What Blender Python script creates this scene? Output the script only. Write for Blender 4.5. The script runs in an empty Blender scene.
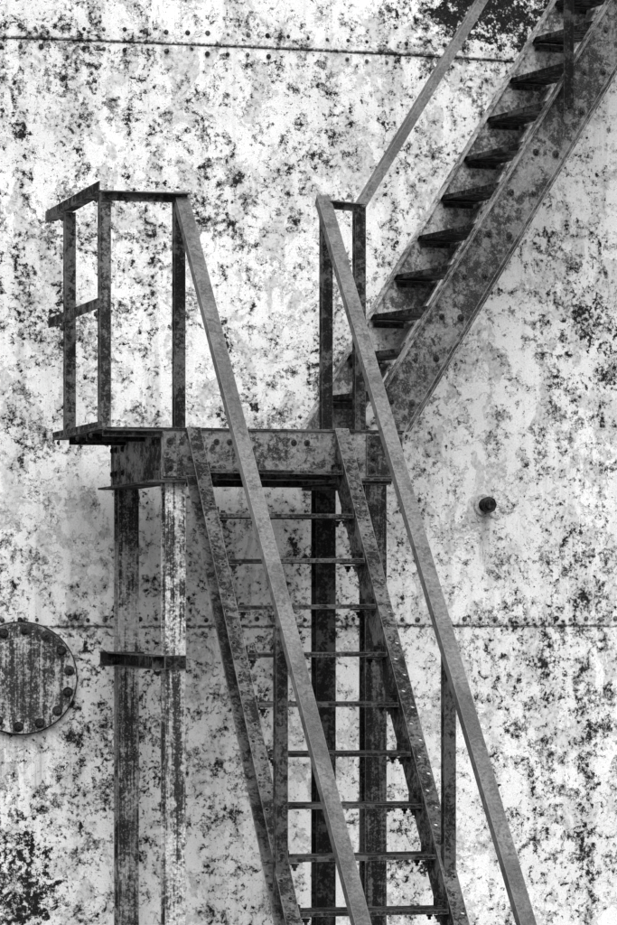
import bpy, bmesh, math, random
from mathutils import Vector, Matrix
random.seed(7)
scene = bpy.context.scene
scene.view_settings.view_transform = 'Standard'
scene.view_settings.look = 'None'
scene.view_settings.exposure = 0

# ------------------------------------------------------------------ nodes
class NB:
    def __init__(s, name):
        s.mat = bpy.data.materials.new(name); s.mat.use_nodes = True
        s.nt = s.mat.node_tree; s.n = s.nt.nodes; s.l = s.nt.links
        s.bsdf = s.n['Principled BSDF']
        s.tc = s.n.new('ShaderNodeTexCoord')
    def link(s, a, b): s.l.new(a, b)
    def put(s, sock, v):
        if isinstance(v, bpy.types.NodeSocket): s.l.new(v, sock)
        else: sock.default_value = v
    def math(s, op, a, b=0.0, c=0.0, clamp=False):
        n = s.n.new('ShaderNodeMath'); n.operation = op; n.use_clamp = clamp
        s.put(n.inputs[0], a); s.put(n.inputs[1], b); s.put(n.inputs[2], c)
        return n.outputs[0]
    def mapping(s, vec, scale=(1,1,1), loc=(0,0,0)):
        n = s.n.new('ShaderNodeMapping'); s.l.new(vec, n.inputs['Vector'])
        n.inputs['Scale'].default_value = scale; n.inputs['Location'].default_value = loc
        return n.outputs[0]
    def noise(s, vec, scale, detail=6, rough=.6, dist=0.0):
        n = s.n.new('ShaderNodeTexNoise'); s.l.new(vec, n.inputs['Vector'])
        n.inputs['Scale'].default_value = scale; n.inputs['Detail'].default_value = detail
        n.inputs['Roughness'].default_value = rough; n.inputs['Distortion'].default_value = dist
        return n.outputs[0]
    def smooth(s, v, a, b, o0=0.0, o1=1.0):
        n = s.n.new('ShaderNodeMapRange'); n.interpolation_type = 'SMOOTHSTEP'
        s.put(n.inputs['Value'], v); s.put(n.inputs['From Min'], a); s.put(n.inputs['From Max'], b)
        n.inputs['To Min'].default_value = o0; n.inputs['To Max'].default_value = o1
        return n.outputs[0]
    def mix(s, f, a, b):
        n = s.n.new('ShaderNodeMix'); n.data_type = 'FLOAT'
        s.put(n.inputs[0], f); s.put(n.inputs[2], a); s.put(n.inputs[3], b)
        return n.outputs[0]
    def gray(s, v):
        n = s.n.new('ShaderNodeCombineColor')
        for i in range(3): s.l.new(v, n.inputs[i])
        return n.outputs[0]
    def bump(s, h, strength, dist):
        n = s.n.new('ShaderNodeBump'); n.inputs['Strength'].default_value = strength
        n.inputs['Distance'].default_value = dist; s.l.new(h, n.inputs['Height'])
        return n.outputs[0]

def wall_material():
    b = NB('flaking_tank_paint')
    P = b.tc.outputs['Object']
    sep = b.n.new('ShaderNodeSeparateXYZ'); b.l.new(P, sep.inputs[0])
    X, Z = sep.outputs[0], sep.outputs[2]
    def blob(cx, cz, rx, rz, amp):
        dx = b.math('DIVIDE', b.math('SUBTRACT', X, cx), rx)
        dz = b.math('DIVIDE', b.math('SUBTRACT', Z, cz), rz)
        d = b.math('ADD', b.math('MULTIPLY', dx, dx), b.math('MULTIPLY', dz, dz))
        return b.math('MULTIPLY', b.math('EXPONENT', b.math('MULTIPLY', d, -1.0)), amp)
    big = b.noise(P, 1.6, 4, .65)
    dens = b.math('MULTIPLY', b.math('SUBTRACT', big, .5), .18)
    for a in [(1.78,4.76,.40,.20,.115), (-.5,.5,.22,.30,.075), (2.35,3.1,.3,.5,.025), (.1,3.5,.4,.5,.02),
              (.0,1.1,.2,.9,.025), (2.3,.9,.3,.45,.015),
              (1.9,2.35,.3,.3,-.045), (-.2,2.2,.25,.35,-.02), (1.5,1.2,.3,.5,-.02)]:
        dens = b.math('ADD', dens, blob(*a))
    st = b.noise(b.mapping(P, (11,11,.6)), 1.0, 5, .65)
    stm = b.math('MULTIPLY', b.math('SUBTRACT', st, .5), .14)
    d2 = b.math('ADD', dens, stm)
    f1 = b.noise(P, 13.5, 8, .73, .3)
    f2 = b.noise(P, 48.0, 5, .69)
    f3 = b.noise(P, 160.0, 3, .7)
    wv = b.noise(P, 6.0, 3, .5)
    comb = b.math('ADD', b.math('MULTIPLY', f1, .49), b.math('ADD', b.math('MULTIPLY', f2, .38), b.math('MULTIPLY', f3, .13)))
    v = b.math('ADD', comb, d2)
    rust = b.smooth(v, .564, .570)
    primer = b.smooth(b.math('ADD', v, b.math('MULTIPLY', b.math('SUBTRACT', wv,.5), .16)), .535, .545)
    spk = b.smooth(b.math('ADD', b.math('ADD', b.math('MULTIPLY', f3, .45), b.math('MULTIPLY', f2, .55)), b.math('MULTIPLY', d2, .7)), .588, .598)
    g = b.noise(b.mapping(P, (1,1,.75)), 6.0, 9, .72, .4)
    film = b.smooth(b.math('ADD', g, b.math('MULTIPLY', d2, .5)), .525, .54)
    paint = b.mix(b.smooth(big, .35, .65), .80, .66)
    paint = b.mix(b.math('MULTIPLY', b.smooth(st, .48, .70), .38), paint, .34)
    paint = b.math('MULTIPLY', paint, b.smooth(f3, .25, .6, .80, 1.06))
    filmc = b.mix(b.smooth(f2, .4, .6), .55, .34)
    c = b.mix(b.math('MULTIPLY', film, .75), paint, filmc)
    primc = b.mix(b.smooth(f3, .38, .6), .34, .14)
    c = b.mix(b.math('MULTIPLY', primer, .9), c, primc)
    rustc = b.mix(b.smooth(f3, .45, .70), .007, .07)
    c = b.mix(rust, c, rustc)
    c = b.mix(b.math('MULTIPLY', spk, .95), c, .02)
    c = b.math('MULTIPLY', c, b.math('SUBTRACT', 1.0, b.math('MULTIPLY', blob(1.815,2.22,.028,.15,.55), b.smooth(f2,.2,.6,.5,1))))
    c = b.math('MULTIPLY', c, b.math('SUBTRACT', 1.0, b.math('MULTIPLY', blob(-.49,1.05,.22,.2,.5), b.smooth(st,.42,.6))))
    for zz in (1.729, 4.507):
        dd = b.math('ABSOLUTE', b.math('SUBTRACT', Z, b.math('ADD', b.math('MULTIPLY', b.math('SUBTRACT', wv,.5), .010), zz)))
        line = b.math('MULTIPLY', b.smooth(dd, .004, .011, 1, 0), b.smooth(f2, .34, .50))
        c = b.mix(b.math('MULTIPLY', line, .9), c, .03)
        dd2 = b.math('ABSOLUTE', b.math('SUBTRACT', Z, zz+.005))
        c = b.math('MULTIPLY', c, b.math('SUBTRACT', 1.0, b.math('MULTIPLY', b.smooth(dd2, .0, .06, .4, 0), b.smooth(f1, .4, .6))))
    b.link(b.gray(c), b.bsdf.inputs['Base Color'])
    b.bsdf.inputs['Roughness'].default_value = .85
    b.bsdf.inputs['Specular IOR Level'].default_value = .12
    h = b.math('SUBTRACT', b.math('MULTIPLY', b.noise(P,160.0,2,.7), .6), b.smooth(b.noise(P, 13.5, 7, .73, .3), .52, .60))
    b.link(b.bump(h, .8, .004), b.bsdf.inputs['Normal'])
    return b.mat

def steel_material(name, light, dark, cover=.5, lo=.0, chip=.4, vert=False, edge=.5):
    b = NB(name)
    P = b.tc.outputs['Object']
    oi = b.n.new('ShaderNodeObjectInfo')
    cmb = b.n.new('ShaderNodeCombineXYZ')
    r = b.math('MULTIPLY', oi.outputs['Random'], 37.0)
    for i in range(3): b.l.new(r, cmb.inputs[i])
    va = b.n.new('ShaderNodeVectorMath'); va.operation = 'ADD'
    b.l.new(P, va.inputs[0]); b.l.new(cmb.outputs[0], va.inputs[1]); Q = va.outputs[0]
    n0 = b.noise(Q, 3.2, 4, .6)
    n1 = b.noise(Q, 18.0, 7, .74, .3)
    n2 = b.noise(Q, 75.0, 5, .70)
    n3 = b.noise(Q, 260.0, 2, .65)
    st = b.noise(b.mapping(Q, (42,42,1.8)), 1.0, 5, .7)
    ws = .36 if vert else .12
    v = b.math('ADD', b.math('ADD', b.math('MULTIPLY', n1, .58-ws), b.math('MULTIPLY', n2, .28)),
               b.math('ADD', b.math('MULTIPLY', n3, .14), b.math('MULTIPLY', st, ws)))
    v = b.math('ADD', v, b.math('MULTIPLY', b.math('SUBTRACT', n0, .5), .20))
    t = .5 + (.5-cover)*.22
    m = b.smooth(v, t-.03, t+.03)
    base = b.math('MULTIPLY', b.smooth(n2, .3, .7, light*1.25, light*.6), b.smooth(n3, .25, .7, .7, 1.25))
    base = b.math('MULTIPLY', base, b.smooth(n0, .35, .65, 1.3, .65))
    rc = b.smooth(n3, .35, .7, dark, dark*2.4)
    c = b.mix(m, base, rc)
    chips = b.smooth(b.math('ADD', b.math('MULTIPLY', n2, .6), b.math('MULTIPLY', n3, .4)), .585, .61)
    c = b.mix(b.math('MULTIPLY', chips, chip), c, min(.7, light*2.6))
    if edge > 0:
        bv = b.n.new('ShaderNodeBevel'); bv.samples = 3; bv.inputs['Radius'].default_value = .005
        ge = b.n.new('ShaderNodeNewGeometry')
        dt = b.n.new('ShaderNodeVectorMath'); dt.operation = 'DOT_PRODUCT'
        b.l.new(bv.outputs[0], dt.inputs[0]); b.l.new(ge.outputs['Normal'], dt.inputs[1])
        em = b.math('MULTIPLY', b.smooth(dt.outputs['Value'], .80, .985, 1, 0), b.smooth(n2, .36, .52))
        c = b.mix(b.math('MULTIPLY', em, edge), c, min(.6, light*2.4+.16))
    b.link(b.gray(c), b.bsdf.inputs['Base Color'])
    b.link(b.mix(m, .5, .9), b.bsdf.inputs['Roughness'])
    b.link(b.mix(m, .35, .08), b.bsdf.inputs['Specular IOR Level'])
    h = b.math('ADD', n2, b.math('MULTIPLY', n3, .5))
    b.link(b.bump(h, .8, .005), b.bsdf.inputs['Normal'])
    return b.mat

M_WALL = wall_material()
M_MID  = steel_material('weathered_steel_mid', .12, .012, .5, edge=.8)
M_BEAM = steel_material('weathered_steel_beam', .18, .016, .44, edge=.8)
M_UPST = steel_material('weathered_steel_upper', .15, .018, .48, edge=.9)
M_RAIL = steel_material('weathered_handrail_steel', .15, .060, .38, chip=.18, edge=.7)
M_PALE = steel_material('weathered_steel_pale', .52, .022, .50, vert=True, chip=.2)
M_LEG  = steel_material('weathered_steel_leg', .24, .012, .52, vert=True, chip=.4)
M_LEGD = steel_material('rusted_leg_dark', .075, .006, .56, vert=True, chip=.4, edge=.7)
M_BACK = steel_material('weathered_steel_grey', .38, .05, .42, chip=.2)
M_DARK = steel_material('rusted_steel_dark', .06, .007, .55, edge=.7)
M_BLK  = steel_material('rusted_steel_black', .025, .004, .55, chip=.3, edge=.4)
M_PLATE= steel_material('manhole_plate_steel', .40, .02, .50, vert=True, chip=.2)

# ------------------------------------------------------------------ geometry helpers
def empty(name, loc=(0,0,0)):
    e = bpy.data.objects.new(name, None); e.location = loc
    e.empty_display_size = .2
    scene.collection.objects.link(e); return e

def finish(bm, name, mat, parent, bevel=0.0, smooth=False):
    bmesh.ops.recalc_face_normals(bm, faces=bm.faces)
    me = bpy.data.meshes.new(name); bm.to_mesh(me); bm.free()
    me.materials.append(mat)
    if smooth:
        for p in me.polygons: p.use_smooth = True
    o = bpy.data.objects.new(name, me); scene.collection.objects.link(o)
    if parent: o.parent = parent
    if bevel > 0:
        m = o.modifiers.new('bevel', 'BEVEL'); m.width = bevel; m.segments = 2
        m.limit_method = 'ANGLE'; m.angle_limit = math.radians(40)
    return o

def prism(bm, p0, p1, prof, xh, cut0=None, cut1=None):
    p0 = Vector(p0); p1 = Vector(p1); a = (p1-p0).normalized()
    x = Vector(xh); x = (x - a*x.dot(a)).normalized(); y = a.cross(x)
    rings = []
    for p, cut in ((p0, cut0), (p1, cut1)):
        vs = []
        for u, v in prof:
            q = p + x*u + y*v
            if cut:
                cp, cn = Vector(cut[0]), Vector(cut[1])
                q = q + a * ((cp-q).dot(cn)/a.dot(cn))
            vs.append(bm.verts.new(q))
        rings.append(vs)
    n = len(prof)
    for i in range(n):
        bm.faces.new((rings[0][i], rings[0][(i+1)%n], rings[1][(i+1)%n], rings[1][i]))
    bm.faces.new(rings[0]); bm.faces.new(list(reversed(rings[1])))

def rect(w, h, ox=0, oy=0): return [(ox-w/2,oy-h/2),(ox+w/2,oy-h/2),(ox+w/2,oy+h/2),(ox-w/2,oy+h/2)]
def channel(h, w, t):
    return [(0,-h/2),(w,-h/2),(w,-h/2+t),(t,-h/2+t),(t,h/2-t),(w,h/2-t),(w,h/2),(0,h/2)]
def ibeam(h, w, t):
    return [(-w/2,-h/2),(w/2,-h/2),(w/2,-h/2+t),(t/2,-h/2+t),(t/2,h/2-t),(w/2,h/2-t),(w/2,h/2),(-w/2,h/2),
            (-w/2,h/2-t),(-t/2,h/2-t),(-t/2,-h/2+t),(-w/2,-h/2+t)]

def bar(name, p0, p1, prof, xh, mat, parent, bevel=.0015, **k):
    bm = bmesh.new(); prism(bm, p0, p1, prof, xh, **k)
    return finish(bm, name, mat, parent, bevel)

def box(bm, c0, c1):
    x0,y0,z0 = c0; x1,y1,z1 = c1
    prism(bm, (x0,y0,z0), (x0,y0,z1), [(0,0),(x1-x0,0),(x1-x0,y1-y0),(0,y1-y0)], (1,0,0))

def bolt(bm, loc, nrm, r=.013, h=.010, washer=True, tail=False):
    n = Vector(nrm).normalized(); loc = Vector(loc)
    x = n.orthogonal().normalized(); y = n.cross(x); ph = random.random()*6
    def cyl(r, z0, z1, seg, rt=None):
        rt = rt or r; A=[];B=[]
        for i in range(seg):
            t = ph + i*2*math.pi/seg; d = x*math.cos(t)+y*math.sin(t)
            A.append(bm.verts.new(loc+n*z0+d*r)); B.append(bm.verts.new(loc+n*z1+d*rt))
        for i in range(seg): bm.faces.new((A[i],A[(i+1)%seg],B[(i+1)%seg],B[i]))
        bm.faces.new(A); bm.faces.new(list(reversed(B)))
    if washer: cyl(r*1.55, -.002, .003, 14)
    cyl(r*1.12, .0031, h, 6, r*1.0)
    if tail: cyl(r*.55, h*.98, h+.012, 10)

def boolean_holes(obj, pts, nrm, r, depth=.05):
    bm = bmesh.new()
    n = Vector(nrm).normalized(); x = n.orthogonal().normalized(); y = n.cross(x)
    for p in pts:
        p = Vector(p); A=[];B=[]
        for i in range(12):
            t=i*2*math.pi/12; d=x*math.cos(t)*r+y*math.sin(t)*r
            A.append(bm.verts.new(p-n*depth+d)); B.append(bm.verts.new(p+n*depth+d))
        for i in range(12): bm.faces.new((A[i],A[(i+1)%12],B[(i+1)%12],B[i]))
        bm.faces.new(A); bm.faces.new(list(reversed(B)))
    bmesh.ops.recalc_face_normals(bm, faces=bm.faces)
    me = bpy.data.meshes.new('cut'); bm.to_mesh(me); bm.free()
    c = bpy.data.objects.new('cut', me); scene.collection.objects.link(c)
    m = obj.modifiers.new('b','BOOLEAN'); m.operation='DIFFERENCE'; m.object=c; m.solver='EXACT'
    dg = bpy.context.evaluated_depsgraph_get(); dg.update()
    new = bpy.data.meshes.new_from_object(obj.evaluated_get(dg))
    obj.modifiers.remove(m); obj.data = new
    bpy.data.objects.remove(c, do_unlink=True)

# ------------------------------------------------------------------ ground
bm = bmesh.new()
vs = [bm.verts.new(p) for p in ((-400,-400,0),(400,-400,0),(400,400,0),(-400,400,0))]; bm.faces.new(vs)
g = NB('concrete_ground'); gp = g.tc.outputs['Object']
gc = g.mix(g.noise(gp, 3.0, 8, .7), .10, .24)
gc = g.mix(g.smooth(g.noise(gp, .4, 6, .6), .45, .6), gc, .11)
g.link(g.gray(gc), g.bsdf.inputs['Base Color']); g.bsdf.inputs['Roughness'].default_value=.9
g.link(g.bump(g.noise(gp, 40., 4, .7), .5, .01), g.bsdf.inputs['Normal'])
finish(bm, 'ground', g.mat, None)

# ------------------------------------------------------------------ storage tank
tank = empty('storage_tank')
R = 14.0; CX, CY = 0.3, 1.35+R
def wall_y(x, r=R): return CY - math.sqrt(r*r-(x-CX)**2)
courses = [(0,1.729,R),(1.729,4.507,R-.008),(4.507,7.25,R)]
for i,(z0,z1,r) in enumerate(courses):
    bm = bmesh.new(); N=720; A=[];B=[];C=[];D=[]
    for k in range(N):
        t = 2*math.pi*k/N; c,s = math.cos(t), math.sin(t)
        A.append(bm.verts.new((CX+c*r, CY+s*r, z0))); B.append(bm.verts.new((CX+c*r, CY+s*r, z1)))
        C.append(bm.verts.new((CX+c*(r-.012), CY+s*(r-.012), z1)));D.append(bm.verts.new((CX+c*(r-.012), CY+s*(r-.012), z0)))
    for k in range(N):
        j=(k+1)%N
        bm.faces.new((A[k],A[j],B[j],B[k])); bm.faces.new((B[k],B[j],C[j],C[k])); bm.faces.new((A[j],A[k],D[k],D[j]))
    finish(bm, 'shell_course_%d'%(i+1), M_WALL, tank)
bm = bmesh.new(); ring=[]; apex=bm.verts.new((CX,CY,8.3))
for k in range(180):
    t=2*math.pi*k/180; ring.append(bm.verts.new((CX+math.cos(t)*(R+.05), CY+math.sin(t)*(R+.05), 7.255)))
for k in range(180): bm.faces.new((ring[k],ring[(k+1)%180],apex))
finish(bm,'roof',M_WALL,tank)
bm = bmesh.new()
for zz, sp, keep in ((1.729+.035, .082,.9),(4.507+.055, .10,.95),(4.507-.04,.10,.6)):
    x=-1.9
    while x<3.6:
        if random.random()<keep:
            y=wall_y(x)
            res=bmesh.ops.create_uvsphere(bm,u_segments=8,v_segments=6,radius=random.uniform(.008,.0135))
            bmesh.ops.translate(bm,verts=res['verts'],vec=(x+random.uniform(-.004,.004),y+.001,zz+random.uniform(-.003,.003)))
        x+=sp
finish(bm,'seam_rivets',M_MID,tank,smooth=True)
bm = bmesh.new()
for x,z0,z1 in ((.245,4.52,7.2),):
    y=wall_y(x); zz=z0; pts=[]
    while zz<z1:
        pts.append(Vector((x+random.uniform(-.0015,.0015), y-.001, zz))); zz+=.05
    for a_,b_ in zip(pts[:-1],pts[1:]):
        prism(bm,a_,b_,rect(.008,.006),(1,0,0))
finish(bm,'vertical_weld',M_WALL,tank)

# manhole cover
mh = Vector((-.502, 0, 1.489)); ym = wall_y(mh.x)
mnr = Vector((mh.x-CX, ym-CY, 0)).normalized()
mc = Vector((mh.x, ym, mh.z))
mx = Vector((0,0,1)).cross(mnr).normalized(); mz=Vector((0,0,1))
def disc(bm, c, r0, r1, h0, h1, seg=64):
    A=[];B=[]
    for i in range(seg):
        t=2*math.pi*i/seg; d=mx*math.cos(t)+mz*math.sin(t)
        A.append(bm.verts.new(c+mnr*h0+d*r0)); B.append(bm.verts.new(c+mnr*h1+d*r1))
    for i in range(seg): bm.faces.new((A[i],A[(i+1)%seg],B[(i+1)%seg],B[i]))
    bm.faces.new(A); bm.faces.new(list(reversed(B)))
bm=bmesh.new(); disc(bm,mc,.268,.268,-.01,.035)
finish(bm,'manhole_flange',M_BLK,tank,.002)
bm=bmesh.new(); disc(bm,mc,.262,.260,.0355,.055); disc(bm,mc,.19,.186,.0555,.059)
finish(bm,'manhole_cover',M_PLATE,tank,.003)
bm=bmesh.new()
for i in range(14):
    t=2*math.pi*(i+.35)/14; bolt(bm, mc+mnr*.055+(mx*math.cos(t)+mz*math.sin(t))*.228, mnr, .016,.022,True,True)
finish(bm,'manhole_bolts',M_BLK,tank)
# nozzle
nx=1.811; ny=wall_y(nx); nn=Vector((nx-CX,ny-CY,0)).normalized(); nc=Vector((nx,ny,2.322))
mx = Vector((0,0,1)).cross(nn).normalized(); mnr=nn
bm=bmesh.new(); disc(bm,nc,.056,.052,-.01,.012,32)
finish(bm,'nozzle_collar',M_WALL,tank,.002)
bm=bmesh.new(); disc(bm,nc,.034,.034,.0,.04,24); disc(bm,nc,.041,.041,.0405,.065,8); disc(bm,nc,.028,.020,.0655,.08,16)
finish(bm,'nozzle_plug',M_BLK,tank,.002)

# ------------------------------------------------------------------ platform
plat = empty('access_platform')
XL, XR = -.40, .975; YB=1.10; ZP=2.61
bm=bmesh.new(); box(bm,(XL,-.012,ZP-.010),(XR,YB,ZP)); finish(bm,'deck_plate',M_DARK,plat,.001)
bar('deck_edge_side',(XL+.001,-.010,ZP-.0105),(XL+.001,YB,ZP-.0105),[(0,0),(.05,0),(.05,-.006),(.006,-.006),(.006,-.036),(0,-.036)] ,(1,0,0),M_DARK,plat)
bar('deck_edge_front',(XL+.008,-.010,ZP-.012),(-.125,-.010,ZP-.012),[(0,0),(0,.03),(-.006,.03),(-.006,.006),(-.03,.006),(-.03,0)],(0,0,1),M_DARK,plat)
for k in (.35,.75):
    bar('deck_joist',(XL+.01,k,ZP-.03),(-.12,k,ZP-.03),rect(.008,.035),(0,1,0),M_BLK,plat)
ZB=ZP-.0105; HB=.215
bar('front_beam',(-.125,.0,ZB-HB/2),(XR-.004,.0,ZB-HB/2),[(0,-HB/2),(.055,-HB/2),(.055,-HB/2+.009),(.008,-HB/2+.009),(.008,HB/2-.009),(.055,HB/2-.009),(.055,HB/2),(0,HB/2)],(0,1,0),M_BEAM,plat,.002)
bar('front_beam_lip',(-.06,-.014,ZB-HB+.007),(XR-.01,-.014,ZB-HB+.007),rect(.0125,.012,.006),(0,1,0),M_DARK,plat,.001)
bar('rear_beam',(-.11,.93,ZB-HB/2),(XR-.02,.93,ZB-HB/2),channel(HB,.055,.009),(0,1,0),M_BLK,plat,.002)
bar('side_beam',(-.128,.004,ZB-HB/2-.002),(-.128,YB-.02,ZB-HB/2-.002),[(0,-HB/2),(.05,-HB/2),(.05,HB/2),(0,HB/2)],(1,0,0),M_MID,plat,.002)
bar('side_beam_flange',(-.185,-.045,ZB-HB-.010),(-.185,YB,ZB-HB-.010),[(0,-.005),(.16,-.005),(.16,.005),(0,.005)],(1,0,0),M_DARK,plat,.001)
bar('inner_beam',(.76,.06,ZB-HB/2),(.76,.92,ZB-HB/2),rect(.05,HB*.95),(1,0,0),M_DARK,plat,.002)
bm=bmesh.new(); box(bm,(.80,-.0135,ZB-HB+.022),(.965,-.0025,ZB-.012)); box(bm,(-.12,-.0125,ZB-HB+.012),(-.062,-.0025,ZB-.012))
finish(bm,'gusset_plate',M_MID,plat,.0015)
bm=bmesh.new()
for x,z in ((.83,-.05),(.83,-.11),(.83,-.165),(.935,-.05),(.935,-.11),(.935,-.165)):
    bolt(bm,(x,-.0135,ZB+z),(0,-1,0),.010,.014,True,True)
for x,z in ((-.092,-.05),(-.092,-.165)): bolt(bm,(x,-.0125,ZB+z),(0,-1,0),.010,.013)
for x in (.12,.18,.47,.53): bolt(bm,(x,-.001,ZB-.05),(0,-1,0),.009,.010)
for y in (.06,.14,.8,.95,1.03):
    for z in (-.05,-.16): bolt(bm,(-.128,y,ZB+z),(-1,0,0),.011,.012)
finish(bm,'beam_bolts',M_BLK,plat)
def leg(x,y,mat,w=.11):
    bar('leg_column',(x,y,0),(x,y,ZB-HB-.0155),ibeam(w,w,.009),(1,0,0),mat,plat,.002)
    bm=bmesh.new(); box(bm,(x-.11,y-.11,0.001),(x+.11,y+.11,.02)); finish(bm,'leg_base_plate',M_DARK,plat,.002)
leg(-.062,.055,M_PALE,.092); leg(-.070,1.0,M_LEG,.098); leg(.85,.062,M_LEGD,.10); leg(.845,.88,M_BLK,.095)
bm=bmesh.new(); box(bm,(.77,.004,ZB-HB-.0152),(.92,.12,ZB-HB-.0003)); box(bm,(.77,.80,ZB-HB-.0152),(.92,.99,ZB-HB-.0003))
finish(bm,'cap_plate',M_DARK,plat)
bar('leg_tie',(-.1215,-.06,1.585),(-.1215,1.12,1.585),[(0,-.032),(0,.032),(-.04,.032),(-.04,.026),(-.006,.026),(-.006,-.026),(-.055,-.026),(-.055,-.032)],(1,0,0),M_DARK,plat,.001)
bm=bmesh.new()
for y in (.03,.1,.86,.93,1.0):
    bolt(bm,(-.128,y,1.585),(-1,0,0),.013,.016,True,True)
for x in (-.10,-.04): bolt(bm,(x,-.009,1.585),(0,-1,0),.010,.012)
for x in (-.10,-.04): bolt(bm,(x,.925,1.585),(0,-1,0),.010,.012)
finish(bm,'leg_tie_bolts',M_BLK,plat)
bar('leg_tie_cross',(-.17,-.002,1.585),(-.018,-.002,1.585),[(0,-.03),(0,.03),(-.006,.03),(-.006,-.03)],(0,1,0),M_DARK,plat,.001)
bar('leg_tie_cross',(-.21,.932,1.585),(-.0,.932,1.585),[(0,-.034),(0,.034),(-.006,.034),(-.006,-.034)],(0,1,0),M_DARK,plat,.001)

# guard rails on platform
ZR=3.632
def post(name,x,y,z0,z1,mat,parent,xs=1,ys=1,a=.05):
    prof=[(0,0),(a*xs,0),(a*xs,.006*ys),(.006*xs,.006*ys),(.006*xs,a*ys),(0,a*ys)]
    return bar(name,(x,y,z0),(x,y,z1),prof,(1,0,0),mat,parent)
post('guard_post',-.40,.004,ZP,ZR-.006,M_MID,plat)
post('guard_post',-.40,.79,ZP,ZR-.006,M_DARK,plat)
post('guard_post',-.068,.004,ZP,ZR-.006,M_DARK,plat)
bar('top_rail_side',(-.407,-.003,ZR),(-.407,1.24,ZR),[(0,0),(.052,0),(.052,-.006),(.006,-.006),(.006,-.045),(0,-.045)],(1,0,0),M_DARK,plat)
bar('top_rail_front',(-.399,-.004,ZR-.001),(-.012,-.004,ZR-.001),[(0,0),(0,.05),(-.006,.05),(-.006,.006),(-.04,.006),(-.04,0)],(0,0,1),M_DARK,plat)
bar('mid_rail_side',(-.409,.002,3.125),(-.409,1.16,3.125),[(0,0),(.008,0),(.008,-.045),(0,-.045)],(1,0,0),M_DARK,plat)
bm=bmesh.new()
for y,z in ((.03,3.10),(.81,3.10),(.03,3.60),(.81,3.60)): bolt(bm,(-.4095,y,z),(-1,0,0),.010,.011)
for y in (.2,.5,.95): bolt(bm,(XL+.002,y,ZP-.03),(-1,0,0),.008,.009)
finish(bm,'rail_bolts',M_BLK,plat)
post('guard_post',.60,.004,ZP,ZR-.02,M_DARK,plat)
post('guard_post',.775,.085,ZP,ZR-.02,M_DARK,plat)
bar('top_rail_short',(.625,.0,ZR-.012),(.80,.09,ZR-.012),[(0,0),(0,.04),(-.006,.04),(-.006,.006),(-.035,.006),(-.035,0)],(0,0,1),M_MID,plat)

# ------------------------------------------------------------------ lower flight
low = empty('steel_stairs')
TL=1.05
SL=-.026
def fl(x,s,off=0.0,dz=0.0): return Vector((x+SL*s, -s, 2.63-TL*s+dz))
a_dir=(fl(0,1)-fl(0,0)).normalized()
nrm=Vector((0,-TL,1)).normalized()
nrm=(nrm-a_dir*nrm.dot(a_dir)).normalized()
HS=.155; WF=.062
S1=2.43
for x,sg,nm in ((.045,-1,'stringer'),(.655,1,'stringer')):
    cut0=((0,-.0145,0),(0,1,0)); cut1=((0,0,.004),(0,0,1))
    p0=fl(x,.2); p1=fl(x,S1)
    bm=bmesh.new()
    xh=Vector((sg,0,0)); a=(p1-p0).normalized(); xx=(xh-a*xh.dot(a)).normalized(); yy=a.cross(xx)
    k=1 if yy.dot(nrm)>0 else -1
    prof=[(0,0),(WF,0),(WF,-.008),(.008,-.008),(.008,-HS+.008),(WF,-HS+.008),(WF,-HS),(0,-HS)]
    prof=[(u,v*k) for u,v in prof]
    prism(bm,p0,p1,prof,xh,cut0,cut1)
    o=finish(bm,nm,M_MID,low)
    pts=[]
    s=.16; i=0
    while s<2.3:
        pts.append(fl(x+sg*(.024 if i%2 else .046),s)); s+=.062; i+=1
    boolean_holes(o,pts,nrm,.0085,.012)
    bm=bmesh.new()
    for j in range(12):
        zt=2.42-.197*j; s=(2.63-zt)/TL-.06
        for ds in (-.03,.04):
            p=fl(x,s+ds)-nrm*(.07)
            bolt(bm,p+Vector((sg*.008,0,0)),(sg,0,0),.010,.011,True,True)
            bolt(bm,p,(-sg,0,0),.010,.010,True)
    finish(bm,'stringer_bolts',M_BLK,low)
for j in range(12):
    zt=2.425-.197*j; s=(2.63-zt)/TL-.015
    xa=.047+SL*s; xb=.653+SL*s; yc=-s+.10
    if zt<.1: continue
    bm=bmesh.new()
    dr=random.uniform(-.006,.006)
    prism(bm,(xa+.003,yc,zt),(xb-.003,yc,zt+dr),[(-.105,0),(.10,0),(.10,-.020),(.094,-.020),(.094,-.006),(-.099,-.006),(-.099,-.018),(-.105,-.018)],(0,1,0))
    o=finish(bm,'tread',M_DARK,low,.001)
    bm=bmesh.new()
    for xe,sg in ((xa,1),(xb,-1)):
        pr=[(0,0),(.06*sg,0),(.06*sg,-.006),(.006*sg,-.006),(.006*sg,-.05),(0,-.05)]
        prism(bm,(xe+.001*sg,yc-.095,zt-.021),(xe+.001*sg,yc+.09,zt-.021),pr,(1,0,0))
        bolt(bm,(xe+.03*sg,yc-.07,zt+.001),(0,0,1),.010,.012)
        bolt(bm,(xe+.035*sg,yc-.07,zt-.028),(0,0,-1),.012,.014,True,True)
        bolt(bm,(xe+.035*sg,yc+.05,zt-.028),(0,0,-1),.012,.014,True,True)
    finish(bm,'tread_bracket',M_BLK,low,.001)
def hr(x0,x1,name):
    p0=Vector((x0,.02,3.647)); L=2.95
    p1=Vector((x1,-L,3.65-TL*(L+.02)))
    a=(p1-p0).normalized(); xx=Vector((1,0,0)); xx=(xx-a*a.dot(xx)).normalized(); yy=a.cross(xx)
    k=1 if yy.z>0 else -1
    prof=[(-.032,0),(.030,0),(.030,-.007),(-.025,-.007),(-.025,-.045),(-.032,-.045)]
    return bar(name,p0,p1,[(u,v*k) for u,v in prof],(1,0,0),M_RAIL,low)
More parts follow.
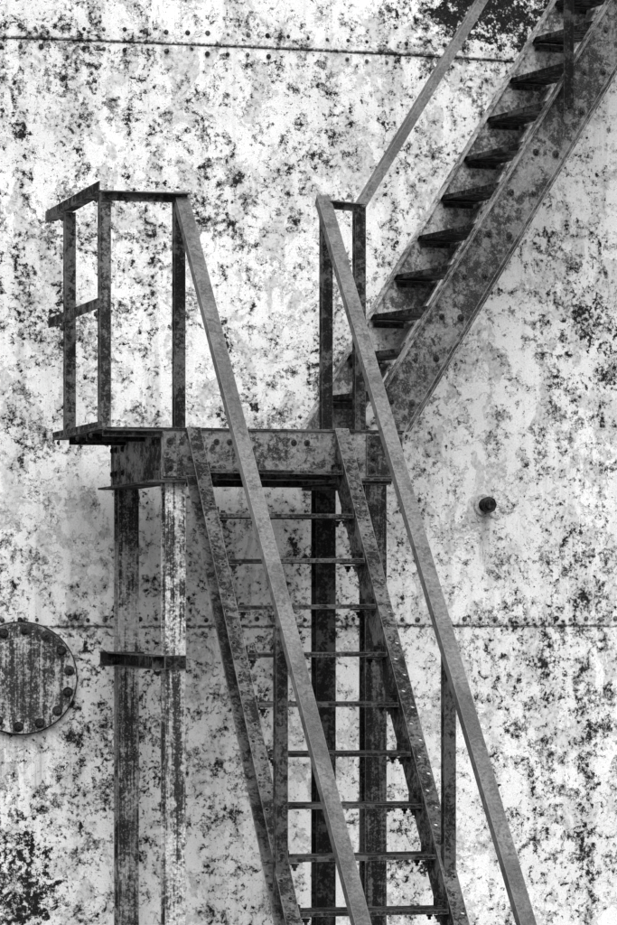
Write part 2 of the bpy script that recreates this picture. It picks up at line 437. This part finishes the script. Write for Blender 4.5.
hr(-.034,-.006,'handrail'); hr(.612,.615,'handrail')
for x,sp,zd in ((-.072,1.75,.05),(.612,1.75,.10)):
    zb=2.63-TL*sp-.02; zt=3.64-TL*sp
    bar('handrail_post',(x+.01,-sp,zb-.10),(x+.01,-sp,zt-zd),[(0,0),(.048,0),(.048,.007),(.007,.007),(.007,.05),(0,.05)],(1,0,0),M_DARK,low)

# ------------------------------------------------------------------ upper flight
PIV=Vector((.79,.10,2.61))
up = empty('steel_stairs', PIV); up.rotation_euler=(0,0,math.radians(10))
UT=1.57; X0=0.0; YF=0.0; YK=.67; ZL=0.0
n2=Vector((-UT,0,1)).normalized()
HW=.215
XE=2.93
def stringer(y, web_front, mat, name):
    d=Vector((1,0,UT)).normalized()
    f=-1
    p0=Vector((X0,y,ZL)); p1=Vector((XE,y,ZL+XE*UT))
    yd=Vector((0,f,0)); y2=d.cross(yd); k=1 if y2.dot(n2)>0 else -1
    w=.05
    prof=[(0,0),(w,0),(w,-.010),(.008,-.010),(.008,-HW+.010),(w,-HW+.010),(w,-HW),(0,-HW)]
    bm=bmesh.new(); prism(bm,p0,p1,[(u,v*k) for u,v in prof],yd,((0,0,.001),(0,0,1)),((0,0,XE*UT),(0,0,1)))
    if web_front:
        bmesh.ops.bisect_plane(bm,geom=bm.verts[:]+bm.edges[:]+bm.faces[:],plane_co=(.135,0,0),plane_no=(1,0,0),clear_inner=True)
        ed=[e for e in bm.edges if e.is_boundary]
        bmesh.ops.holes_fill(bm,edges=ed)
    return finish(bm,name,mat,up,.0015)
WY=.028
stringer(WY,True,M_UPST,'stringer'); stringer(YK,False,M_BACK,'stringer')
bm=bmesh.new(); bt=bmesh.new(); bk=bmesh.new()
k=1; TS=.193
while True:
    z=TS*k-.025
    if z>XE*UT-.05: break
    xt=z/UT
    prism(bm,(xt+.125,WY+.002,z),(xt+.125,YK-.012,z+random.uniform(-.006,.006)),[(-.092,0),(.098,0),(.098,-.016),(.093,-.016),(.093,-.005),(-.087,-.005),(-.087,-.024),(-.092,-.024)],(1,0,0))
    for yy,sg in ((WY+.001,1),(YK-.010,-1)):
        prism(bk,(xt+.045,yy,z-.006),(xt+.205,yy,z-.006),[(0,0),(.045*sg,0),(.045*sg,-.005),(.005*sg,-.005),(.005*sg,-.028),(0,-.028)],(0,1,0))
    for dx in (.072,.180):
        bolt(bt,(xt+dx+random.uniform(-.008,.008),WY-.0085,z-.03+random.uniform(-.006,.006)),(0,-1,0),random.choice((.0095,.0105,.0115)),.012,random.random()<.8,dx>.1)
    k+=1
finish(bm,'treads',M_BLK,up,.001); finish(bk,'tread_brackets',M_DARK,up); finish(bt,'stringer_bolts',M_BLK,up)
def up_rail(z_off,name,w,mat):
    p0=Vector((.005,YF-.004,z_off)); p1=Vector((XE,YF-.004,z_off+XE*UT))
    d=(p1-p0).normalized(); yd=Vector((0,1,0)); y2=d.cross(yd); kk=1 if y2.dot(n2)>0 else -1
    prof=[(0,0),(w,0),(w,-.006),(.006,-.006),(.006,-w),(0,-w)]
    bar(name,p0,p1,[(u,v*kk) for u,v in prof],yd,mat,up)
up_rail(1.02,'handrail',.042,M_RAIL)
for xp in (1.01,2.1):
    zb=xp*UT
    bar('handrail_post',(xp,-.024,zb-.09),(xp,-.024,zb+1.0),[(0,-.05),(.052,-.05),(.052,0),(.045,0),(.045,-.043),(0,-.043)],(1,0,0),M_BLK,up)
zt=XE*UT
bm=bmesh.new(); box(bm,(XE,-.05,zt-.06),(XE+1.0,1.25,zt-.02)); finish(bm,'top_landing',M_DARK,up,.002)
bm=bmesh.new()
for x in (XE+.02,XE+.95): box(bm,(x,-.04,zt-.02),(x+.05,.01,zt+1.05))
box(bm,(XE+.02,-.05,zt+1.05),(XE+1.0,.01,zt+1.09))
finish(bm,'top_landing_rail',M_DARK,up,.002)

# ------------------------------------------------------------------ light (soft overcast)
w=bpy.data.worlds.new('World'); scene.world=w; w.use_nodes=True
nt=w.node_tree; bg=nt.nodes['Background']
sky=nt.nodes.new('ShaderNodeTexSky'); sky.sky_type='NISHITA'; sky.sun_disc=False
L=Vector((-.06,-.83,.72)).normalized()
sky.sun_elevation=math.asin(L.z); sky.sun_rotation=math.atan2(L.x,L.y)
hs=nt.nodes.new('ShaderNodeHueSaturation'); hs.inputs['Saturation'].default_value=0
nt.links.new(sky.outputs[0],hs.inputs['Color']); nt.links.new(hs.outputs[0],bg.inputs['Color'])
bg.inputs['Strength'].default_value=.13
sl=bpy.data.lights.new('sun','SUN'); sl.energy=3.3; sl.angle=math.radians(45)
so=bpy.data.objects.new('sun',sl); scene.collection.objects.link(so)
so.rotation_euler=(-L).to_track_quat('-Z','Y').to_euler(); so.location=(-5,-10,12)

# ------------------------------------------------------------------ camera
cd=bpy.data.cameras.new('camera'); cam=bpy.data.objects.new('camera',cd); scene.collection.objects.link(cam)
cd.sensor_fit='VERTICAL'; cd.sensor_height=24; cd.sensor_width=36; cd.lens=3500/925*24
cd.shift_y=(600-462.5)/925
cam.location=(-3.459,-14.913,1.857); cam.rotation_euler=(math.radians(90),0,math.radians(-15))
cd.clip_start=.1; cd.clip_end=1500
scene.camera=cam
